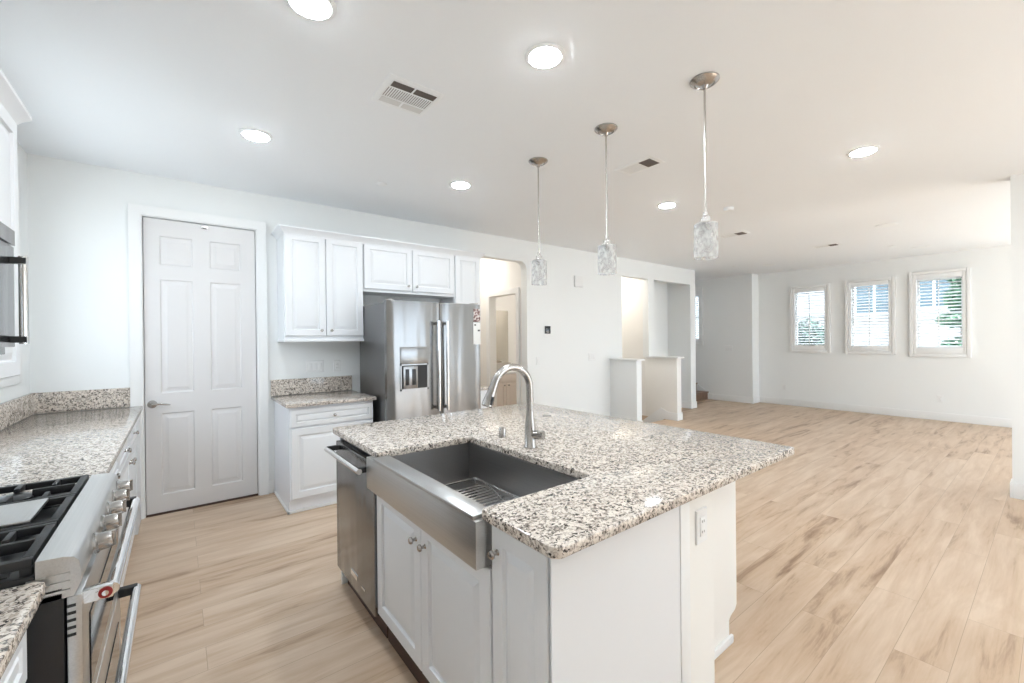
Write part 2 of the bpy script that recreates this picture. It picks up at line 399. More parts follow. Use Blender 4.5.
# baseboards
def bb(name, *boxes):
    m = MB()
    for b_ in boxes: m.box(*b_)
    return m.build(name, TRIM, bevel=.004, kind='structure')
H = .13; T = .014
bb('baseboard_window', (XE-T, XE, YR, YE, 0, H))
bb('baseboard_stair', (9.70-T, 9.70, YE-T, 4.92, 0, H), (9.70, XE-T, YE-T, YE, 0, H))
bb('baseboard_post', (8.11-T, 8.30+T, W-T, W, 0, H), (8.11-T, 8.11, W, 5.07, 0, H), (6.88, 8.11-T, 5.07-T, 5.07, 0, H))
bb('baseboard_back', (.66, .70, W-T, W, 0, H), (3.835+.0, 5.61, W-T, W, 0, H), (2.5, 3.0, W-T, W, 0, H))
bb('baseboard_half_wall', (5.61-T, 5.61, 4.05-T, W-T, 0, H), (5.61, 5.74, 4.05-T, 4.05, 0, H), (6.75-T, 6.88+T, 4.05-T, 4.05, 0, H), (6.88, 6.88+T, 4.05, W, 0, H))
bb('baseboard_right', (5.70-T, 5.70, YR, .262, 0, H), (5.70-T, 5.86+T, .262, .262+T, 0, H))

# ------------------------------------------------------------------ windows
def shutter_window(name, x, yc, w, z0, z1, nl=21):
    """plantation shutter window facing -x on the wall plane x; opening in wall narrower than the frame"""
    t = thing(name, (x, yc, z0), kind='structure')
    y0, y1 = yc-w/2, yc+w/2
    m = MB(); m.rings((x, y0, z0), Y, Z, -X, w, z1-z0, [(0, .002), (0, .028), (.008, .036), (.04, .036), (.045, .03), (.045, 0)])
    m = MB(); fw = .05
    m.box(x-.036, x-.001, y0, y0+fw, z0, z1); m.box(x-.036, x-.001, y1-fw, y1, z0, z1); m.box(x-.036, x-.001, y0+fw, y1-fw, z0, z0+fw); m.box(x-.036, x-.001, y0+fw, y1-fw, z1-fw, z1)
    m.build('casing', TRIM, t, bevel=.006)
    a0, a1, b0, b1 = y0+fw+.003, y1-fw-.003, z0+fw+.003, z1-fw-.003; sw = .042; rw = .08
    m = MB(); m.box(x-.028, x-.002, a0, a0+sw, b0, b1); m.box(x-.028, x-.002, a1-sw, a1, b0, b1); m.box(x-.028, x-.002, a0+sw, a1-sw, b0, b0+rw+.02); m.box(x-.028, x-.002, a0+sw, a1-sw, b1-rw, b1)
    m.build('shutter_frame', TRIM, t, bevel=.003)
    m = MB(); c0, c1 = a0+sw+.002, a1-sw-.002; l0, l1 = b0+rw+.02, b1-rw
    for i in range(nl):
        zc = l0+(i+.5)*(l1-l0)/nl; ang = math.radians(25)
        dx, dz = .030*math.cos(ang), .030*math.sin(ang); tx, tz = .0045*math.sin(ang), .0045*math.cos(ang)
        xc = x+.012
        m.prism([(xc-dx, zc-dz), (xc+tx, zc-tz), (xc+dx, zc+dz), (xc-tx, zc+tz)], 'y', c0, c1)
    m.build('louvers', TRIM, t)
    m = MB(); m.box(x-.034, x-.024, yc-.006, yc+.006, l0+.02, l1-.02); m.build('tilt_rod', TRIM, t)
    # sash and pane in the wall thickness
    s0, s1, q0, q1 = yc-.28, yc+.28, WZ0, WZ1
    if name == 'window_4': q0, q1 = 1.35, 2.45
    m = MB()
    zm = (q0+q1)/2
    for a in ((s0, s0+.03, q0, q1), (s1-.03, s1, q0, q1), (s0+.03, s1-.03, q0, q0+.03), (s0+.03, s1-.03, q1-.03, q1), (s0+.03, s1-.03, zm-.02, zm+.02)):
        m.box(x+.09, x+.125, a[0], a[1], a[2], a[3])
    m.build('sash', TRIM, t)
    B(x+.104, x+.108, s0+.03, s1-.03, q0+.03, q1-.03).build('pane', PANE, t)
shutter_window('window_1', XE, 3.10, .70, 1.10, 2.455)
shutter_window('window_2', XE, 2.155, .725, 1.09, 2.475)
shutter_window('window_3', XE, 1.245, .735, 1.06, 2.51)
shutter_window("window_4", 9.70, 5.50, .72, 1.25, 2.60)
# left side window
t = thing('window_5', (XL, 3.47, 1.2), kind='structure')
m = MB(); a, b_, c, d = LW
for q in ((a-.07, a, c-.07, d+.07), (b_, b_+.07, c-.07, d+.07), (a, b_, c-.07, c), (a, b_, d, d+.07)): m.box(XL, XL+.018, *q)
m.build('casing', TRIM, t, bevel=.004)
m = MB()
for q in ((a, a+.04, c, d), (b_-.04, b_, c, d), (a+.04, b_-.04, c, c+.04), (a+.04, b_-.04, d-.04, d), (3.45, 3.49, c+.04, d-.04)): m.box(XL-.11, XL-.07, *q)
m.build('sash', TRIM, t); B(XL-.092, XL-.088, a+.04, b_-.04, c+.04, d-.04).build('pane', PANE, t)
# unseen rear window frame, added with its opening to let in daylight
t = thing('added_window', (4.0, YR, 0), kind='structure')
m = MB()
for q in ((2.6, 2.67, 0, 2.4), (5.33, 5.4, 0, 2.4), (3.96, 4.04, 0.06, 2.33), (2.67, 5.33, 2.33, 2.4), (2.67, 5.33, 0, .06)): m.box(q[0], q[1], YR-.1, YR-.04, q[2], q[3])
m.build('sash', TRIM, t)

# ------------------------------------------------------------------ pantry door
def casing(name, x0, x1, zt, y, wd=.075, kind='structure'):
    m = MB(); pr = [(0, 0), (0, .012), (.012, .018), (.03, .016), (.055, .02), (wd, .024), (wd, 0)]   # (distance from opening, depth)
    rings = []
    for (cx, sgn, z) in ((x0, -1, 0), (x0, -1, None), (x1, 1, None), (x1, 1, 0)):
        rings.append([(cx+sgn*q, y-dp, (zt+q) if z is None else 0) for q, dp in pr])
    m.loft(rings); return m.build(name, TRIM, kind=kind, angle=.9)
casing('trim_4', DX0-.01, DX1+.01, DZ+.01, W)
m = MB(); m.box(DX0-.03, DX0-.002, W, W+.12, 0, DZ+.03); m.box(DX1+.002, DX1+.03, W, W+.12, 0, DZ+.03); m.box(DX0-.002, DX1+.002, W, W+.12, DZ+.004, DZ+.03)
m.box(DX0-.01, DX0+.012, W+.062, W+.075, 0, DZ); m.box(DX1-.012, DX1+.01, W+.062, W+.075, 0, DZ)
m.build('trim_5', TRIM, kind='structure')
B(DX0, DX1, W+.005, W+.12, .0, .012).build('trim_6', KICK, kind='structure')
dr = thing('door_1', (.18, W+.03, .014), kind='structure')
yf = W+.022
pan = [(-.108, .107, 2.064, 2.302), (.225, .455, 2.064, 2.302), (-.115, .104, 1.00, 1.945), (.228, .456, 1.00, 1.945), (-.113, .12, .157, .834), (.235, .465, .157, .834)]
m = MB(); X0, X1 = DX0+.003, DX1-.003
us = [X0, -.112, .11, .228, .458, X1]; vs = [.014, .157, .834, 1.0, 1.945, 2.064, 2.305, DZ-.002]
for i in range(5):
    for j in range(7):
        a, b_, c, d = us[i], us[i+1], vs[j], vs[j+1]
        if i in (1, 3) and j in (1, 3, 5):
            o_ = Vector((a, yf, c)); rr = []
            for ins, dep in ((0, 0), (.009, .009), (.016, .009), (.045, .002), (.047, .001)):
                rr.append([(a+ins, yf+dep, c+ins), (b_-ins, yf+dep, c+ins), (b_-ins, yf+dep, d-ins), (a+ins, yf+dep, d-ins)])
            rs = [m.ring(r_) for r_ in rr]
            for p_, q_ in zip(rs, rs[1:]):
                for k in range(4): m.bm.faces.new((p_[k], p_[(k+1) % 4], q_[(k+1) % 4], q_[k]))
            m.bm.faces.new(rs[-1])
        else:
            m.bm.faces.new(m.ring([(a, yf, c), (b_, yf, c), (b_, yf, d), (a, yf, d)]))
bmesh.ops.remove_doubles(m.bm, verts=m.bm.verts[:], dist=1e-5)
be = [e for e in m.bm.edges if len(e.link_faces) == 1]
r_ = bmesh.ops.extrude_edge_only(m.bm, edges=be); nv = [g for g in r_['geom'] if isinstance(g, bmesh.types.BMVert)]
bmesh.ops.translate(m.bm, verts=nv, vec=(0, .036, 0)); bmesh.ops.contextual_create(m.bm, geom=[g for g in r_['geom'] if isinstance(g, bmesh.types.BMEdge)])
m.build('door_panel', DOORM, dr, angle=.3)
m = MB(); m.lathe((-.168, yf, .915), [(.032, 0), (.032, -.006), (.026, -.012), (.012, -.014), (.011, -.045), (.001, -.046)], axis=(0, 1, 0))
m.tube([(-.168, yf-.042, .915), (-.12, yf-.046, .918), (-.07, yf-.044, .908), (-.052, yf-.04, .905)], [.010, .009, .007, .005])
m.build('door_handle', NICK, dr)
m = MB(); m.box(.17, .22, yf-.012, yf, 2.405, 2.43); m.tube([(.18, yf-.014, 2.41), (.21, yf-.014, 2.41)], .006); m.build('catch', NICK, dr)

# ------------------------------------------------------------------ small helper parts
def knob(parent, p, n, r=.013):
    p = Vector(p); m = MB()
    m.lathe(p, [(r*.7, 0), (r*.55, .003), (r*.42, .008), (r*.45, .014), (r, .018), (r*1.05, .023), (r*.8, .028), (.001, .030)], seg=16, axis=n)
    return m.build('knob', NICK, parent)
def cab_door(parent, name, o, u, v, n, w, h, kn=None, mat=CAB, fr=.055):
    d = MB().panel_door(o, u, v, n, w, h, fr=fr).build(name, mat, parent, angle=.25)
    if kn: knob(d, Vector(o)+Vector(u)*kn[0]+Vector(v)*kn[1]+Vector(n)*.02, n)
    return d

# ------------------------------------------------------------------ left run: base cabinets, counter
fx = -.262   # carcass front, doors reach -.225
def left_unit(y0, y1, label, fronts, name='base_cabinet'):
    t = thing(name, ((XL+fx)/2, (y0+y1)/2, 0), label, 'cabinet')
    B(XL+.003, fx, y0, y1, .10, .883).build('carcass', CAB, t)
    B(XL+.003, fx-.06, y0, y1, .001, .10).build('toe_kick', CABIN, t)
    for a, b_, c, d, nm, kn in fronts: cab_door(t, nm, (fx, a, c), Y, Z, X, b_-a, d-c, kn)
    return t
left_unit(2.115, 2.98, 'white base cabinet next to the range under the long counter', [(2.125, 2.975, .745, .862, 'drawer', (.54, .06)), (2.125, 2.975, .115, .735, 'door', (.34, .56))])
left_unit(2.985, 4.20, 'wide white two-door base cabinet near the pantry door', [(2.99, 3.585, .745, .862, 'drawer', (.28, .06)), (3.595, 4.19, .745, .862, 'drawer', (.29, .06)), (2.99, 3.585, .115, .735, 'door', (.55, .56)), (3.595, 4.19, .115, .735, 'door', (.04, .56))])
B(XL+.003, fx+.018, 4.205, W-.002, .001, .883).build('filler_panel', CAB, bevel=.003)
tag(bpy.data.objects['filler_panel'], 'white cabinet filler panel beside the pantry door casing', 'cabinet panel')
def slab(name, pts, z0, z1, label, r=.004):
    m = MB(); m.prism(pts, 'z', z0, z1); o = m.build(name, GRAN, bevel=r); return tag(o, label, 'countertop')
slab('countertop', [(XL+.002, 2.108), (-.224, 2.108), (-.224, W-.028), (XL+.002, W-.028)], .884, .914, 'long speckled granite countertop between the range and the pantry door')
slab('countertop', [(XL+.002, .12), (-.224, .12), (-.224, 1.315), (-.240, 1.329), (XL+.002, 1.329)], .884, .914, 'speckled granite countertop on the near side of the range')
m = MB(); m.prism([(XL+.002, 2.25), (XL+.022, 2.25), (XL+.022, W-.022), (-.29, W-.022), (-.29, W-.002), (XL+.002, W-.002)], 'z', .915, 1.065)
tag(m.build('backsplash', GRAN, bevel=.002), 'granite backsplash strip turning the corner above the long counter', 'backsplash')
m = MB(); m.box(XL+.002, XL+.022, .12, 1.329, .915, 1.065); tag(m.build('backsplash', GRAN, bevel=.002), 'granite backsplash strip on the near side of the range', 'backsplash')
left_unit(.14, 1.325, 'white base cabinet on the near side of the range', [(.15, 1.27, .745, .862, 'drawer', (.56, .06)), (.15, .705, .115, .735, 'door', (.51, .56)), (.715, 1.27, .115, .735, 'door', (.04, .56))])

# ------------------------------------------------------------------ range
RY0, RY1 = 1.335, 2.10
rg = thing('gas_range', (-.5, 1.72, 0), 'stainless double-oven gas range with black cast iron grates', 'stove')
B(XL+.02, -.2, RY0, RY1, .10, .885).build('body', BLACK, rg, bevel=.003)
B(XL+.02, -.26, RY0, RY1, .001, .10).build('toe_kick', BLACK, rg)
B(XL+.02, -.243, RY0, RY1, .886, .924).build('cooktop', BLACK, rg, bevel=.004)
m = MB()  # bullnose control panel profile in x-z
prof = [(-.242, .86), (-.242, .952), (-.2, .950), (-.184, .946), (-.176, .936), (-.172, .905), (-.174, .885), (-.180, .87), (-.185, .86)]
m.prism(prof, 'y', RY0, RY1); cp = m.build('control_panel', STEELH, rg, angle=.7)
m = MB()
for k in range(3): m.box(-.255, -.19, RY0-.004, RY0-.0005, .873+.018*k, .879+.018*k)
m.build('end_rib', STEELH, cp)
for k, y in enumerate((2.045, 1.925, 1.795, 1.665, 1.52)):
    m = MB(); ax = Vector((1, 0, .12)).normalized()
    m.lathe((-.173, y, .903), [(.026, 0), (.027, .006), (.022, .010), (.021, .030), (.019, .036), (.001, .037)], seg=24, axis=ax)
    m.box(-.140, -.131, y-.004, y+.004, .889, .927)
    m.build('knob', NICK, rg)
def oven_door(z0, z1, hz):
    d = B(-.197, -.172, RY0+.004, RY1-.004, z0, z1).build('oven_door', STEELH, rg, bevel=.004)
    B(-.1725, -.169, RY0+.09, RY1-.09, z0+.055, z1-.085).build('window', FILM, d)
    m = MB(); m.tube([(-.125, RY0+.02, hz), (-.125, RY1-.04, hz)], .0135, 16)
    h = m.build('handle', CHROME, d)
    for y in (RY0+.022, RY1-.045):
        m = MB(); m.box(-.174, -.122, y-.012, y+.012, hz-.015, hz+.015); m.build('handle_bracket', CHROME if y < 1.5 else RUB, d, bevel=.003)
    return d
od = oven_door(.545, .858, .845)
oven_door(.13, .535, .53)
m = MB()
for k in range(5): m.box(-.196, -.182, RY0+.002, RY0+.0045, .835-.016*k, .841-.016*k)
m.build('vent_slot', BLACK, od)
m = MB(); m.lathe((-.135, RY0+.0095, .845), [(.0125, 0), (.0125, -.002), (.001, -.0025)], axis=(0, 1, 0)); m.build('medallion', RED, od)
m = MB(); m.lathe((-.135, RY0+.006, .845), [(.006, 0), (.006, -.0015), (.001, -.002)], axis=(0, 1, 0)); m.build('medallion_center', CHROME, od)
# griddle plate and burners
for (bx_, by_) in ((-.40, 1.468), (-.40, 1.97), (-.66, 1.468), (-.66, 1.97)):
    m = MB(); m.lathe((bx_, by_, .924), [(.058, 0), (.058, .008), (.045, .014), (.045, .02), (.035, .026), (.001, .027)]); m.build('burner', BLACK, rg)
def grate(y0, y1, center=False):
    m = MB(); x0, x1 = XL+.09, -.248; z0, z1 = .938, .958; b = .009
    for y in (y0+b, y1-b): m.box(x0, x1, y-b, y+b, z0, z1)
    for x in (x0+b, x1-b, (x0+x1)/2): m.box(x-b, x+b, y0+2*b, y1-2*b, z0, z1)
    ym = (y0+y1)/2
    if not center:
        for x in (-.40, -.66):
            m.box(x-.007, x+.007, y0+2*b, ym-.035, z0+.004, z1+.004); m.box(x-.007, x+.007, ym+.035, y1-2*b, z0+.004, z1+.004)
        for x in (-.32, -.48, -.60, -.73): 
            m.box(x-.006, x+.006, y0+2*b, y0+.08, z0, z1); m.box(x-.006, x+.006, y1-.08, y1-2*b, z0, z1)
        m.box(x0+2*b, -.70, ym-.007, ym+.007, z0, z1+.004); m.box(-.36, x1-2*b, ym-.007, ym+.007, z0, z1+.004); m.box(-.62, -.44, ym-.007, ym+.007, z0, z1)
    for x in (x0+b, x1-b):
        for y in (y0+b, y1-b): m.box(x-.01, x+.01, y-.01, y+.01, .922, z0+.002)
    return m.build('grate', IRON, rg, bevel=.003)
grate(1.345, 1.59); grate(1.85, 2.09); grate(1.595, 1.845, True)
B(XL+.12, -.30, 1.62, 1.82, .956, .965).build('griddle_plate', STEELH, rg, bevel=.003)
B(XL+.12, -.285, 1.355, 1.58, .9245, .9265).build('burner_tray', BLACK, rg)
B(XL+.12, -.285, 1.86, 2.08, .9245, .9265).build('burner_tray', BLACK, rg)

# ------------------------------------------------------------------ microwave and upper cabinets, left wall
mw = thing('microwave', (-.64, 1.8, 1.38), 'black and stainless over-range microwave with a vertical bar handle', 'microwave')
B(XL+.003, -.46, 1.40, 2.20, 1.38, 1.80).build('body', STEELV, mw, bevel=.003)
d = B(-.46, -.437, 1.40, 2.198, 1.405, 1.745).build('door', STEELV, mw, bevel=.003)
B(-.437, -.434, 1.43, 2.02, 1.43, 1.72).build('window', FILM, d)
B(-.46, -.435, 1.40, 2.20, 1.75, 1.80).build('vent_grille', STEELV, mw)
m = MB(); m.tube([(-.408, 2.155, 1.415), (-.408, 2.155, 1.71)], .012, 16); m.build('handle', CHROME, d)
for z in (1.43, 1.695): B(-.437, -.400, 2.143, 2.167, z-.011, z+.011).build('handle_bracket', RUB, d, bevel=.002)
def upper_left(y0, y1, z0, z1, label, n=1, knobs=True):
    t = thing('upper_cabinet', ((XL-.52)/2, (y0+y1)/2, z0), label, 'cabinet')
    B(XL+.003, -.52, y0, y1, z0, z1).build('carcass', CAB, t)
    ww = (y1-y0)/n
    for k in range(n): cab_door(t, 'door', (-.52, y0+ww*k+.004, z0+.01), Y, Z, X, ww-.008, z1-z0-.02, (.04 if k else ww-.045, .06) if knobs else None)
upper_left(1.40, 2.20, 1.81, 2.31, 'white upper cabinet above the microwave', 2)
upper_left(2.204, 2.585, 1.28, 2.31, 'narrow white upper cabinet beyond the microwave', knobs=False)
def crown(name, path, z, label):
    """path: list of (x,y, nx, ny) corner points with outward mitre directions"""
    pr = [(-.015, 0), (.003, 0), (.005, .012), (.010, .018), (.020, .034), (.038, .052), (.044, .058), (.044, .072), (-.015, .072)]
    m = MB(); m.loft([[(x+nx*q, y+ny*q, z+h_) for q, h_ in pr] for x, y, nx, ny in path])
    return tag(m.build(name, CAB, angle=.5), label, 'molding')
crown('crown_molding', [(-.512, .9, 1, 0), (-.512, 2.587, 1, 1), (XL+.003, 2.587, 0, 1)], 2.285, 'white crown molding on top of the cabinets over the microwave')

# ------------------------------------------------------------------ back wall cabinets
yfc = 4.25
def upper_back(x0, x1, z0, z1, label, doors, zd=.01):
    t = thing('upper_cabinet', ((x0+x1)/2, (yfc+W)/2, z0), label, 'cabinet')
    B(x0, x1, yfc, W-.003, z0, z1).build('carcass', CAB, t)
    for a, b_, kx in doors: cab_door(t, 'door', (a, yfc, z0+zd+.02), X, Z, -Y, b_-a, z1-z0-zd-.03, (kx, .05) if kx else None)
    return t
t = upper_back(.75, 1.452, 1.44, 2.40, 'white two-door upper cabinet above the small granite counter', [(.757, 1.098, .30), (1.104, 1.447, .04)])
B(.745, 1.452, yfc-.022, W-.003, 1.415, 1.44).build('light_rail', CAB, t, bevel=.003)
upper_back(1.456, 2.488, 1.91, 2.40, 'wide shallow white cabinet above the refrigerator', [(1.462, 1.968, .46), (1.976, 2.482, .04)])
upper_back(2.492, 2.84, 1.44, 2.40, 'narrow tall white cabinet between refrigerator and archway', [(2.498, 2.834, None)])
crown('crown_molding', [(.75, W-.003, -1, 0), (.75, yfc-.021, -1, -1), (2.84, yfc-.021, 1, -1), (2.84, W-.003, 1, 0)], 2.375, 'long white crown molding above the refrigerator wall cabinets')
# base cabinet by the refrigerator
bc = thing('base_cabinet', (1.04, 4.2, 0), 'white base cabinet with one drawer and one door beside the refrigerator', 'cabinet')
ybf = 3.88
B(.712, 1.405, ybf, W-.003, .10, .878).build('carcass', CABIN, bc)
B(.712, 1.405, ybf+.03, W-.003, .001, .10).build('toe_kick', CABIN, bc)
m = MB(); m.box(.70, 1.405, ybf+.018, ybf+.03, .001, .02); m.box(.70, .712, ybf+.018, W-.02, .001, .02); m.build('shoe_molding', TRIM, bc)
cab_door(bc, 'drawer', (.722, ybf, .715), X, Z, -Y, .675, .14, (.34, .07), fr=.035)
cab_door(bc, 'door', (.722, ybf, .125), X, Z, -Y, .675, .575, (.635, .535))
slab('countertop', [(.685, W-.002), (.685, 3.84), (1.425, 3.84), (1.425, W-.002)], .88, .910, 'small speckled granite countertop beside the refrigerator')
m = MB(); m.box(.685, 1.43, W-.022, W-.002, .911, 1.06); tag(m.build('backsplash', GRAN, bevel=.002), 'granite backsplash strip behind the small counter', 'backsplash')

# ------------------------------------------------------------------ refrigerator
FY = 3.62; FX0, FX1 = 1.445, 2.428; FZ = 1.775
fr = thing('refrigerator', (1.92, 4.0, 0), 'large stainless side-by-side refrigerator with water dispenser', 'refrigerator')
B(FX0+.006, FX1-.006, FY+.07, 4.36, .03, FZ-.012).build('body', STEELG, fr, bevel=.004)
def fdoor(x0, x1):
    m = MB(); r = .012
    n = 12; top = []
    # gently bowed front
    pts = [(x0, FY+.068)]
    for k in range(n+1):
        u_ = k/n; pts.append((x0+(x1-x0)*u_, FY+.012*(2*u_-1)**4+(.006 if k in (0, n) else 0)))
    pts.append((x1, FY+.068))
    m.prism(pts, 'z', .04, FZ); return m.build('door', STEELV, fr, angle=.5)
fl_ = fdoor(FX0, 1.962); fr_ = fdoor(1.968, FX1)
for x in (1.918, 2.008):
    d = fl_ if x < 1.96 else fr_
    m = MB(); m.tube([(x, FY-.062, .76), (x, FY-.062, 1.60)], .014, 16); m.build('handle', CHROME, d)
    for z in (.79, 1.575): B(x-.013, x+.013, FY-.06, FY+.008, z-.013, z+.013).build('handle_bracket', NICK, d, bevel=.002)
for x in (FX0+.04, FX1-.05): B(x-.03, x+.03, FY+.02, FY+.1, FZ, FZ+.014).build('hinge_cover', NICK, fr, bevel=.003)
ds = B(1.56, 1.835, FY-.004, FY+.004, 1.205, 1.36).build('dispenser_panel', STEELV, fl_, bevel=.002)
m = MB(); x0, x1, z0, z1 = 1.56, 1.835, .965, 1.205
m.box(x0, x0+.012, FY-.006, FY+.005, z0, z1); m.box(x1-.012, x1, FY-.006, FY+.005, z0, z1); m.box(x0, x1, FY-.006, FY+.005, z0, z0+.018); m.box(x0, x1, FY-.006, FY+.005, z1-.012, z1)
m.build('dispenser_frame', STEELV, fl_)
B(x0+.012, x1-.012, FY-.0015, FY+.004, z0+.018, z1-.012).build('dispenser_recess', RUB, fl_)
m = MB(); m.box(x0+.025, x0+.165, FY-.012, FY-.001, z0+.018, z1-.02); m.build('dispenser_housing', STEELV, fl_, bevel=.002)
for x in (x0+.045, x0+.11): B(x, x+.035, FY-.016, FY-.010, z0+.05, z1-.045).build('paddle', BLACK, fl_, bevel=.002)
m = MB(); m.box(2.342, 2.42, FY-.0008, FY+.004, 1.60, 1.73)
tag(m.build('photo_card', PHOTO), 'small colour picture card stuck on the upper corner of the refrigerator', 'card')
m = MB(); m.box(2.338, 2.422, FY-.0009, FY+.004, 1.375, 1.595)
pp = tag(m.build('energy_label', PAPER), 'white printed paper label stuck under the picture on the refrigerator', 'label')
B(2.349, 2.369, FY-.0012, FY, 1.56, 1.575).build('print', RUB, pp); B(2.389, 2.416, FY-.0012, FY, 1.505, 1.52).build('print', RUB, pp)

# ------------------------------------------------------------------ island
IX0, IX1, IY0, IY1 = .70, 2.205, .737, 2.61
CX = .74                     # carcass front plane, fronts reach .72
wi = wall('wall_island', 'x', 1.36, 1.53, .78, 2.57, 0, .883)
wi.data.materials[0] = WARMW
m = MB(); m.prism([(1.53, .002), (1.53, .883), (2.08, .883), (2.08, .15), (2.065, .13), (2.02, .115), (2.005, .10), (2.005, .002)], 'y', .95, 1.07)
m.build('wall_island_wing', WARMW, bevel=.004, kind='structure')
m = MB(); m.box(1.53, 2.02, .937, .95, 0, .036); m.build('baseboard_island', TRIM, bevel=.004, kind='structure')
t = thing('base_cabinet', (1.05, .91, 0), 'narrow white island cabinet with a plain end panel', 'cabinet')
B(CX, 1.29, .782, 1.033, .14, .883).build('carcass', CAB, t)
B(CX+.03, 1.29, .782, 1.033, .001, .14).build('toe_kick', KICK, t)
B(.722, 1.30, .776, .782, .001, .883).build('end_panel', CAB, t)
B(1.30, 1.358, .772, .79, .001, .883).build('scribe_strip', TRIM, t, bevel=.004)
cab_door(t, 'door', (CX, 1.030, .150), -Y, Z, -X, .24, .722, (.03, .65), fr=.05)
t = thing('sink_base_cabinet', (1.05, 1.5, 0), 'white double-door cabinet under the farmhouse sink', 'cabinet')
B(CX, 1.358, 1.037, 1.958, .14, .62).build('carcass', CAB, t)
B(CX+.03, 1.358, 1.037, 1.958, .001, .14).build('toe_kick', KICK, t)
cab_door(t, 'door', (CX, 1.497, .150), -Y, Z, -X, .455, .582, (.035, .495))
cab_door(t, 'door', (CX, 1.955, .150), -Y, Z, -X, .452, .582, (.417, .495))
# dishwasher
dw = thing('dishwasher', (1.05, 2.27, 0), 'stainless dishwasher with a bar handle at the end of the island', 'dishwasher')
B(CX+.01, 1.34, 1.972, 2.565, .10, .878).build('body', BLACK, dw)
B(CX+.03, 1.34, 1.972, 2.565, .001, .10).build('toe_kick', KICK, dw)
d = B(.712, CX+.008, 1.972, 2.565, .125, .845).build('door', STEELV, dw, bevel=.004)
m = MB(); m.tube([(.652, 1.985, .812), (.652, 2.53, .812)], .0135, 16); m.build('handle', CHROME, d)
for y in (1.999, 2.516): B(.652, .713, y-.012, y+.012, .803, .828).build('handle_bracket', RUB, d, bevel=.003)
B(.7095, .712, 2.21, 2.31, .19, .215).build('badge', CHROME, d)
B(.7105, .712, 2.10, 2.15, .185, .195).build('emblem', CHROME, d)
m = MB(); m.tube([(.80, 2.54, .0), (.80, 2.54, .10)], .02); m.build('leveling_foot', WPLAST, dw)
B(CX, 1.358, 2.572, 2.59, .001, .883).build('end_panel', CAB, bevel=.002)
tag(bpy.data.objects[[o.name for o in bpy.data.objects if o.name.startswith('end_panel') and o.parent is None][0]], 'white end panel beyond the dishwasher on the island', 'cabinet panel')
# countertop with the sink notch
NY0, NY1, NX = 1.058, 1.882, 1.19
def rc(cx, cy, r, a0, a1, n=6): return [(cx+r*math.cos(math.radians(a0+(a1-a0)*k/n)), cy+r*math.sin(math.radians(a0+(a1-a0)*k/n))) for k in range(n+1)]
pts = rc(IX0+.03, IY0+.03, .03, 180, 270)+rc(IX1-.03, IY0+.03, .03, 270, 360)+rc(IX1-.05, IY1-.05, .05, 0, 90)+rc(IX0+.03, IY1-.03, .03, 90, 180)
pts += [(IX0, NY1+.01), (IX0+.01, NY1), (NX-.02, NY1), (NX-.006, NY1-.006), (NX, NY1-.02), (NX, NY0+.02), (NX-.006, NY0+.006), (NX-.02, NY0), (IX0+.01, NY0), (IX0, NY0-.01)]
slab('countertop', pts, .884, .914, 'large speckled granite island countertop around the sink', .005)
# farmhouse sink
sk = thing('farmhouse_sink', (.95, 1.48, .63), 'stainless apron-front farmhouse sink set in the island', 'sink')
SY0, SY1 = 1.046, 1.96
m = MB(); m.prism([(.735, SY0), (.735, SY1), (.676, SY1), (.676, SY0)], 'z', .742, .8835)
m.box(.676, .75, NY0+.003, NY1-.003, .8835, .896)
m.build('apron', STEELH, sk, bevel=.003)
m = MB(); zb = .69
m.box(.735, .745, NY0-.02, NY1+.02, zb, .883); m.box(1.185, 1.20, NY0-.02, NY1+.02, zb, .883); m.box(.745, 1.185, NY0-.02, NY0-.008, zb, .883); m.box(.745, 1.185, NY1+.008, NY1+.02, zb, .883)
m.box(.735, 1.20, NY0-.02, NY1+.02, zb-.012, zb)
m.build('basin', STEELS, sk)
m = MB(); m.lathe((1.06, 1.72, zb), [(.055, .0), (.055, .004), (.045, .005), (.04, .001), (.001, .001)]); m.build('drain', BLACK, sk)
gr = MB(); gx0, gx1, gy0, gy1, gz = .78, 1.165, NY0+.01, 1.80, zb+.035; r = .003
gr.tube([(gx0, gy0, gz), (gx1, gy0, gz), (gx1, gy1, gz), (gx0, gy1, gz), (gx0, gy0, gz)], .0045, 8)
k = 0
y = gy0+.03
while y < gy1-.1:
    gr.tube([(gx0, y, gz), (gx1, y, gz)], .0028, 6); y += .03
gr.tube([(gx0, gy0, gz+.004), (1.0, 1.70, gz+.004)], .003, 6); gr.tube([(gx1, 1.70, gz+.004), (.95, gy0, gz+.004)], .003, 6)
for q in ((gx0, gy0), (gx1, gy0), (gx0, gy1), (gx1, gy1)): gr.tube([(q[0], q[1], zb), (q[0], q[1], gz)], .006, 8)
gg = gr.build('sink_grid', CHROME); tag(gg, 'wire rack resting on the bottom of the stainless sink', 'rack')

